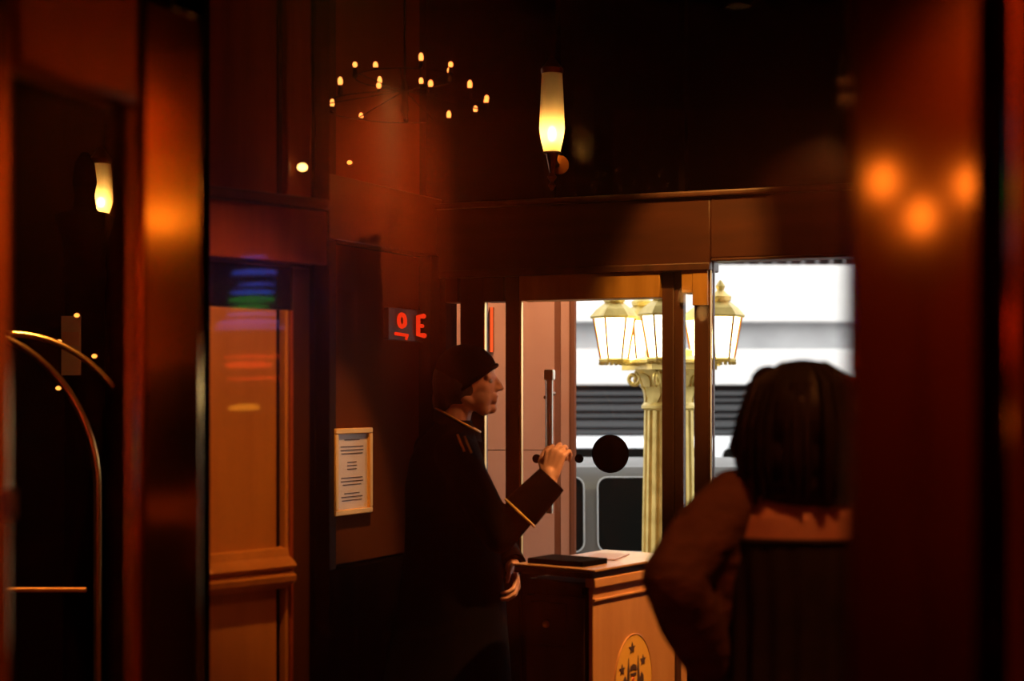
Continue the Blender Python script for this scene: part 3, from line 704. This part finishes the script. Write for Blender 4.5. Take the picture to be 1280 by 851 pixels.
# coat
def tr(cx, z, rx, ry): return [H18 @ Vector(p) for p in ering(cx, 0, z, rx, ry)]
b = MB()
b.loft([tr(-.035, .48, .235, .235), tr(-.03, .62, .225, .225), tr(-.015, .88, .19, .20), tr(-.012, 1.02, .172, .185), tr(-.018, 1.15, .162, .19), tr(-.03, 1.28, .15, .205), tr(-.035, 1.38, .125, .20), tr(-.03, 1.44, .10, .155), tr(-.012, 1.485, .078, .095), tr(-.005, 1.515, .062, .066)])
b.chain([(RS, .075), (RE, .062), (RE.lerp(RW, .8), .05)])
b.chain([(LS, .075), (LE, .062), (LE.lerp(LWr, .85), .048)])
b.ell(T(-.03, -.16, 1.41), (.075, .07, .055)); b.ell(T(-.03, .16, 1.41), (.075, .07, .055))
ct = b.build('coat', 'coat', dm, remesh=.008, sm=6)
fa = (RW-RE).normalized()
def ringpts(c, ax_, rad, n=24):
    a = ax_.orthogonal().normalized(); b_ = ax_.cross(a); return [c+(a*math.cos(2*math.pi*k/n)+b_*math.sin(2*math.pi*k/n))*rad for k in range(n)]
c0, c1 = RE.lerp(RW, .42), RE.lerp(RW, 1.06)
MB().loft([ringpts(c0, fa, .066), ringpts(c0.lerp(c1, .1), fa, .068), ringpts(c1, fa, .056), ringpts(c1-fa*.02, fa, .04)]).build('cuff', 'coat', ct)
MB().tube(ringpts(c0, fa, .0685), .0042, 6, closed=True).build('cuff_braid', 'gold_trim', ct)
fa2 = (LWr-LE).normalized(); c0, c1 = LE.lerp(LWr, .5), LE.lerp(LWr, 1.0)
MB().loft([ringpts(c0, fa2, .062), ringpts(c1, fa2, .053), ringpts(c1-fa2*.02, fa2, .036)]).build('cuff', 'coat', ct)
MB().tube(ringpts(c0, fa2, .063), .004, 6, closed=True).build('cuff_braid', 'gold_trim', ct)
# standing collar: high at the nape, low at the throat
def colr(z0, rx, ry, tilt): return [Vector((p[0]+.006, p[1], z0-(p[0])*tilt)) for p in ering(0, 0, 0, rx, ry, 36)]
MB().loft([colr(1.475, .088, .082, .45), colr(1.515, .080, .076, .55), colr(1.515, .068, .066, .55), colr(1.475, .07, .068, .45)]).build('collar', 'coat', ct)
MB().tube(colr(1.517, .0805, .0765, .55), .0038, 6, closed=True).build('collar_braid', 'gold_trim', ct)
from mathutils.bvhtree import BVHTree
bv = BVHTree.FromPolygons([v.co.copy() for v in ct.data.vertices], [tuple(p.vertices) for p in ct.data.polygons])
def on_coat(x, z):
    h = bv.ray_cast(Vector((x, -2, z)), Vector((0, 1, 0)))[0]; return h if h else Vector((x, -.12, z))
for k in (0, 1):
    xa = .014+.024*k; za = 1.468-.006*k
    MB().tube([on_coat(xa+.024*f, za-.055*f)+Vector((0, -.003, 0)) for f in (0, .33, .66, 1)], .0046, 6).build('shoulder_braid', 'gold_trim', ct)
for s_ in (-1, 1):
    lg_ = MB().chain([(T(-.02, s_*.085, .9), .10), (T(-.01, s_*.1, .5), .075), (T(-.03, s_*.1, .10), .06)]).build('trouser_leg', 'coat', dm, remesh=.01)
    b = MB(); b.chain([(T(-.05, s_*.1, .05), .045), (T(.06, s_*.105, .045), .042), (T(.15, s_*.11, .035), .034)]); b.build('shoe', 'black', dm, remesh=.007)

# woman: local +y is where she looks (away from the camera)
wm = thing('person', 'dark haired woman seen from behind in a black dress and brown sleeve, hand on hip', 'person', (xpx(1006, 2.9), 2.9, 0), 0)
S1, E1, Wr1 = Vector((-.150, .0, 1.392)), Vector((-.268, -.13, 1.268)), Vector((-.185, -.01, 1.10))
S2, E2, Wr2 = Vector((.165, .0, 1.385)), Vector((.235, -.02, 1.10)), Vector((.25, .08, .88))
b = MB()
b.ell((-.005, .025, 1.555), (.078, .1, .105)); b.ell((-.005, .075, 1.505), (.06, .062, .085)); b.ell((-.005, .125, 1.45), (.025, .025, .02))
b.cap((-.005, .13, 1.55), .01, (-.005, .15, 1.515), .013)
for s_ in (-1, 1): b.ell((-.005+s_*.08, .03, 1.53), (.009, .02, .03)); b.cap((-.005+s_*.012, .122, 1.562), .011, (-.005+s_*.05, .108, 1.558), .01)
b.cap((-.005, .118, 1.475), .02, (-.005, .112, 1.475), .02)
b.cap((-.002, .015, 1.48), .052, (0, -.005, 1.36), .06)
b.loft([ering(0, 0, .95, .15, .11), ering(0, 0, 1.1, .125, .09), ering(0, 0, 1.22, .14, .1), ering(0, -.005, 1.32, .16, .10), ering(0, -.005, 1.375, .15, .082), ering(0, -.002, 1.41, .09, .06)])
b.chain([((-.05, 0, 1.375), .045), (S1, .05), (E1, .038), (Wr1, .027)]); b.chain([((.05, 0, 1.375), .045), (S2, .05), (E2, .038), (Wr2, .027)])
for s_ in (-1, 1):
    b.chain([((s_*.08, 0, .95), .1), ((s_*.09, .01, .48), .056), ((s_*.09, -.02, .10), .038)])
    b.chain([((s_*.09, -.03, .06), .035), ((s_*.095, .1, .035), .03), ((s_*.1, .15, .03), .025)])
hand(b, Wr1, (.6, .25, -.45), (.75, .1, .5), (.25, .25, .2), sgn=1, s=.9)
hand(b, Wr2, (0, .15, -1), (-1, .1, 0), (.3, .4, .3), sgn=-1, s=.9)
b.build('body', 'skin', wm, remesh=.0055, sm=4)
# hair: a chin-length bob with loose outer locks
b = MB()
b.ell((-.005, .0, 1.555), (.112, .118, .116)); b.ell((-.002, -.012, 1.485), (.118, .10, .085)); b.ell((.004, -.02, 1.435), (.108, .085, .055))
b.ell((-.062, .05, 1.625), (.035, .045, .035))
hr = b.build('hair', 'hair', wm, remesh=.007, sm=5)
b = MB(); random.seed(9)
for k in range(46):
    a = R(-200+random.random()*220); rx = .108+random.random()*.014
    ca, sa = math.cos(a), math.sin(a); z1 = 1.392+random.random()*.05
    b.tube([(rx*ca*.35, rx*sa*.35-.0, 1.664), (rx*ca*.85, rx*sa*.85-.0, 1.622), (rx*ca*1.04, rx*sa*.98, 1.55), (rx*ca*1.06, rx*sa*.95-.006, 1.47), (rx*ca*(.95+.1*random.random()), rx*sa*.85-.01, z1)], [.003, .009, .011, .010, .002], 6)
for k in range(5):
    b.tube([(-.10, .03, 1.58), (-.123-.004*k, .02, 1.55-.012*k), (-.135+.003*k, .015, 1.52-.012*k), (-.115, .01, 1.47-.01*k)], [.004, .006, .005, .001], 6)
o = b.build('lock', 'hair', hr); o['kind'] = 'stuff'; o['label'] = 'loose dark strands'
# dress with pleated back
pl = lambda a: 1+.022*math.cos(22*a)
pl2 = lambda a: 1+.045*math.cos(22*a)
b = MB()
b.loft([ering(0, 0, .45, .29, .22, 132, pl2), ering(0, 0, .75, .25, .175, 132, pl2), ering(0, 0, .95, .205, .145, 132, pl2), ering(0, 0, 1.08, .165, .12, 132, pl2), ering(0, 0, 1.2, .165, .12, 132, pl), ering(0, -.004, 1.30, .172, .114, 132, pl), ering(0, -.006, 1.332, .170, .108, 132)])
ds = b.build('dress', 'dress', wm)
MB().tube([Vector(p)+Vector((0, 0, .0)) for p in ering(0, -.006, 1.332, .171, .109, 48)], .006, 6, closed=True).build('neckline', 'dress', ds)
# loose knitted sleeves
b = MB(); b.chain([((-.135, .0, 1.405), .058), (S1.lerp(E1, .4), .066), (E1, .056), (E1.lerp(Wr1, .5), .062), (Wr1, .05)]); b.ell((-.255, -.12, 1.25), (.056, .06, .065))
b.chain([(S1+Vector((.03, .02, .02)), .05), ((-.155, -.02, 1.30), .06), ((-.165, -.02, 1.2), .04)])
sl = b.build('sleeve', 'cardigan', wm, remesh=.008, sm=6); 
b = MB(); b.chain([((.16, .0, 1.39), .055), (S2.lerp(E2, .5), .055), (E2, .05), (Wr2, .042)]); b.build('sleeve', 'cardigan', wm, remesh=.008, sm=6)

# ------------------------------------------------------------------ luggage cart
CY = 4.3
cxr = xpx(122, CY); cxc = xpx(-62, CY); hwid = cxr-cxc
cart = thing('luggage_cart', 'brass hotel luggage cart with arched rails behind the left door leaf', 'luggage cart', (cxc, CY, 0))
MB().box(-hwid-.03, hwid+.03, -.04, .56, .2, .25, .02).build('deck', 'brass_satin', cart)
MB().box(-hwid, hwid, -.01, .53, .25, .258).build('carpet_pad', 'carpet', cart)
zsp = EYE-(610-HZ)/F*CY; zap = EYE-(408-HZ)/F*CY
for y in (0, .52):
    pts = [(hwid, y, .25), (hwid, y, .8), (hwid, y, zsp)] + [(hwid*math.cos(R(a)), y, zsp+(zap-zsp)*math.sin(R(a))) for a in range(6, 175, 6)] + [(-hwid, y, zsp), (-hwid, y, .8), (-hwid, y, .25)]
    MB().tube(pts, .0105, 12).build('arch_rail', 'brass', cart)
    zr = EYE-(737-HZ)/F*CY
    if y == 0: bar((-hwid, y, zr), (hwid*.92, y, zr), .006).build('side_rail', 'brass_satin', cart)
bar((0, 0, zap), (0, .52, zap), .0105).build('hanging_rail', 'brass', cart)
for x in (-hwid+.05, hwid-.05):
    for y in (.02, .5):
        b = MB(); b.lathe([(.06, -.02), (.09, -.018), (.095, 0), (.09, .018), (.06, .02)], 20); b.xform(Matrix.Translation((x, y, .096)) @ Matrix.Rotation(R(90), 4, 'X')); wh = b.build('wheel', 'tyre', cart)
        MB().box(x-.03, x+.03, y-.03, y+.03, .186, .2).build('caster_plate', 'steel', wh)

# ------------------------------------------------------------------ black column, and a lamp put in for a reflection
bc = at(106, 270, 5.75)
col = thing('display_column', 'black pedestal column with flared capital behind the left door leaf', 'column', (bc.x, bc.y, 0))
q = 5.75/F
b = MB(); b.lathe([(.16, 0), (.16, .12), (27*q, .16), (27*q, .3), (25*q, 1.0), (24*q, bc.z-.3)], 28); b.build('shaft', 'black', col)
b = MB(); b.lathe([(24*q, bc.z-.3), (27*q, bc.z-.22), (25*q, bc.z-.18), (27*q, bc.z-.1), (35*q, bc.z-.02), (36*q, bc.z), (30*q, bc.z+.01)], 28); b.build('capital', 'black', col)
b = MB(); b.lathe([(20*q, bc.z+.01), (14*q, bc.z+.03), (12*q, bc.z+.08), (15*q, bc.z+.13), (12*q, bc.z+.2), (4*q, bc.z+.24)], 24); b.build('urn', 'black', col)
sh = at(90, 432, 5.66)
o = MB().box(-.036, .036, -.004, .004, -.11, .11).build('paper_card', 'white_sheet'); o.location = sh+Vector((-.0, -.01, 0)); tag(o, 'small pale card fixed to the black column beside the luggage cart', 'card')
MB().box(-.03, .03, -.0052, -.004, .0, .05).build('printed_panel', 'paper', o)

def torch_lamp(root, zb, hh, wd, bulb='sconce_bulb'):
    """a torch shaped frosted lamp: finial, cup, glass and top cap; the bulb sits low in the glass"""
    MB().lathe([(.004, zb), (.016, zb+.02), (.008, zb+.035), (.02, zb+.055), (.01, zb+.07), (wd*.5, zb+.15), (wd*.78, zb+.155)], 20).build('cup', 'bronze', root)
    g = MB(); zg = zb+.15; prof_ = [(wd*.62, 0), (wd*.86, .16), (wd*1.0, .30), (wd*.93, .6), (wd*.80, 1.0)]
    bm = g.bm; seg = 24; rings = []
    for rr_, f in prof_: rings.append([bm.verts.new((rr_*math.cos(2*math.pi*k/seg), rr_*math.sin(2*math.pi*k/seg), zg+f*hh)) for k in range(seg)])
    for A_, B_ in zip(rings, rings[1:]):
        for k in range(seg): bm.faces.new((A_[k], A_[(k+1) % seg], B_[(k+1) % seg], B_[k]))
    g.build('glass_shade', 'lamp_frost', root)
    MB().ell((0, 0, zg+hh*.24), (wd*.34, wd*.34, hh*.10)).build('bulb', bulb, root)
    zt = zg+hh
    MB().lathe([(wd*.86, zt-.01), (wd*.9, zt+.01), (wd*.5, zt+.035), (.008, zt+.06)], 20).build('top_cap', 'bronze', root)
# torch lamp built in place of a reflection in the transom glass
sp = at(690, 238, 6.20)
sc_ = thing('wall_lamp', 'torch shaped frosted lamp standing for a sconce reflected in the transom', 'wall lamp', (sp.x, sp.y, sp.z))
torch_lamp(sc_, 0, .335, .052)
bar((0, .0, .13), (.03, .20, .13), .012).build('bracket', 'bronze', sc_)
b = MB(); b.lathe([(.03, 0), (.04, .012), (.04, .02)], 16); b.xform(Matrix.Translation((.036, .185, .13)) @ Matrix.Rotation(R(90), 4, 'X')); b.build('wall_plate', 'bronze', sc_)
sp = at(126, 272, 5.98)
for yy, lab in ((5.07, 'torch shaped frosted wall lamp on the right lobby wall, nearer the street'), (4.955, 'torch shaped frosted wall lamp on the right lobby wall, nearer the camera')):
    rl = thing('wall_lamp', lab, 'wall lamp', (3.08, yy, 2.12), R(-90)); torch_lamp(rl, 0, .36, .045, 'soft_bulb')
    bar((0, 0, .13), (0, .12, .13), .012).build('bracket', 'bronze', rl)
sc2 = thing('wall_lamp', 'torch shaped frosted lamp standing for a sconce reflected near the column', 'wall lamp', (sp.x, sp.y, sp.z-.14))  # solid lamp put where the door glass reflects one
torch_lamp(sc2, 0, .21, .048)
bar((0, 0, .13), (.0, .16, .13), .012).build('bracket', 'bronze', sc2)

# small warm lamps in the cart bay and on the panelled wall
def small_lamp(px, py, Y, label, rad=.008, s=None):
    p = at(px, py, Y); r = thing('spot_lamp', label, 'small lamp', p)
    MB().ell((0, 0, 0), (rad*1.3, rad, rad)).build('bulb', 'bulb' if s is None else s, r)
    MB().lathe([(rad*1.2, 0), (rad*1.5, .004), (rad*1.5, .012), (rad*.9, .02)], 12).xform(Matrix.Translation((0, rad*.4, 0)) @ Matrix.Rotation(R(-90), 4, 'X')).build('socket', 'bronze', r)
    return r
dimb = emit('dim_bulb_glow', (1, .33, .05), 2.2)
small_lamp(378, 209, 4.17, 'tiny bright lamp on the mahogany wall above the lintel', .011)
small_lamp(437, 203, W2.Y(437)-.03, 'tiny dim lamp on the dark transom under the chandelier', .008, dimb)
small_lamp(96, 394, 5.6, 'topmost tiny amber lamp near the pale card on the column', .008, dimb)
small_lamp(74, 427, 5.6, 'tiny amber lamp beside the pale card', .008, dimb)
small_lamp(118, 445, 5.6, 'tiny amber lamp to the right of the pale card', .008, dimb)
small_lamp(73, 485, 5.6, 'lowest tiny amber lamp below the pale card', .008, dimb)

# ------------------------------------------------------------------ chandelier built in place of its reflection in the glass
chc = at(506, 122, 5.2)
ch = thing('chandelier', 'dark ring chandelier with tiny candle bulbs, standing for one reflected in the glass', 'chandelier', (chc.x, chc.y, chc.z))
bar((0, 0, .02), (0, 0, TOP-chc.z), .004).build('hanging_rod', 'black', ch)
MB().lathe([(.06, TOP-chc.z-.03), (.07, TOP-chc.z-.001)], 20).build('ceiling_rose', 'black', ch)
MB().lathe([(.004, -.07), (.014, -.04), (.010, 0), (.016, .03), (.006, .06)], 16).build('hub', 'black', ch)
def ring(rad, z, n, off, name):
    MB().tube([(rad*math.cos(2*math.pi*k/36), rad*math.sin(2*math.pi*k/36), z) for k in range(36)], .0022, 6, closed=True).build(name, 'black', ch)
    for k in range(n):
        a = off+2*math.pi*k/n+.12*math.sin(k*5.3); x, y = rad*math.cos(a), rad*math.sin(a)
        dz = .018*math.sin(k*2.4+1)
        MB().lathe([(.004, z), (.009, z+.006), (.006, z+.02+dz)], 8, (x, y, 0)).build('candle_cup', 'black', ch)
        MB().ell((x, y, z+.03+dz), (.0085, .0085, .010+.003*(k % 3)), u=10, v=8).build('candle_bulb', 'chand_bulb', ch)
    for k in range(6):
        a = off+math.pi/3*k; bar((.02*math.cos(a), .02*math.sin(a), .02), (rad*math.cos(a), rad*math.sin(a), z), .002, 6).build('arm', 'black', ch)
ring(.285, -.035, 13, .2, 'ring'); ring(.17, .065, 7, .5, 'ring')

# ------------------------------------------------------------------ behind the camera: what the glass reflects
pil = thing('pillar', 'added round mahogany pillar behind the camera, reflecting as red haze', loc=(-.72, -1.85, 0), kind='structure')  # pillar added so its reflection makes the red haze
MB().lathe([(.43, 0), (.43, .2), (.39, .22), (.39, TOP-.01)], 40).build('shaft', 'mahogany', pil)
for z in (.24,): MB().lathe([(.392, z), (.405, z+.01), (.405, z+.05), (.392, z+.06)], 40).build('brass_band', 'brass', pil)
ns = thing('neon_sign', 'neon bar sign whose coloured streaks reflect in the lobby glass screen', 'neon sign', (-1.35, -1.0, EYE))
VY = 2*SY+1.0
def streak(px0, px1, py, hp, m):
    x0, x1 = xpx(px0, VY)+1.35, xpx(px1, VY)+1.35; z = -(py-HZ)/F*VY
    MB().tube([(x0, .03, z-.004), (x0+(x1-x0)*.3, .03, z), (x0+(x1-x0)*.7, .03, z+.003), (x1, .03, z)], [hp/F*VY*.3, hp/F*VY*.5, hp/F*VY*.5, hp/F*VY*.3], 8).build('neon_bar', m, ns)
MB().box(-.22, .22, -.02, .005, -.16, .78, .01).build('backing_board', 'black', ns)
for a in ((305, 335, 322, 3, 'n_blue'), (292, 348, 341, 7, 'n_blue'), (300, 345, 356, 4, 'n_blue'), (290, 345, 366, 6, 'n_blue'), (288, 345, 375, 7, 'n_green'), (292, 338, 384, 6, 'n_green'), (285, 345, 393, 5, 'n_lilac'), (275, 350, 403, 7, 'n_lilac'), (270, 358, 410, 3, 'n_lilac'), (282, 352, 446, 4, 'n_red'), (284, 340, 456, 9, 'n_red'), (286, 352, 473, 3, 'n_red'), (288, 326, 509, 7, 'n_amber')): streak(*a)
# three globe floor lamp that the right brass frame mirrors
fl_ = thing('floor_lamp', 'brass floor lamp with three glowing globes behind the camera', 'floor lamp', (1.13, -2.0, 0))
MB().lathe([(.17, 0), (.17, .02), (.03, .05), (.014, .08)], 28).build('base', 'brass', fl_)
bar((0, 0, .06), (0, 0, 2.0), .012).build('pole', 'brass', fl_)
for x, z in ((-.115, 2.19), (-.01, 2.09), (.125, 2.18)):
    MB().tube([(0, 0, 1.9), (x*.6, .03, 1.93), (x, .03, z-.05)], .007, 8).build('arm', 'brass', fl_)
    MB().ell((x, .03, z), (.03, .03, .045)).build('globe', emit('globe_glow', (1, .42, .1), 10), fl_)
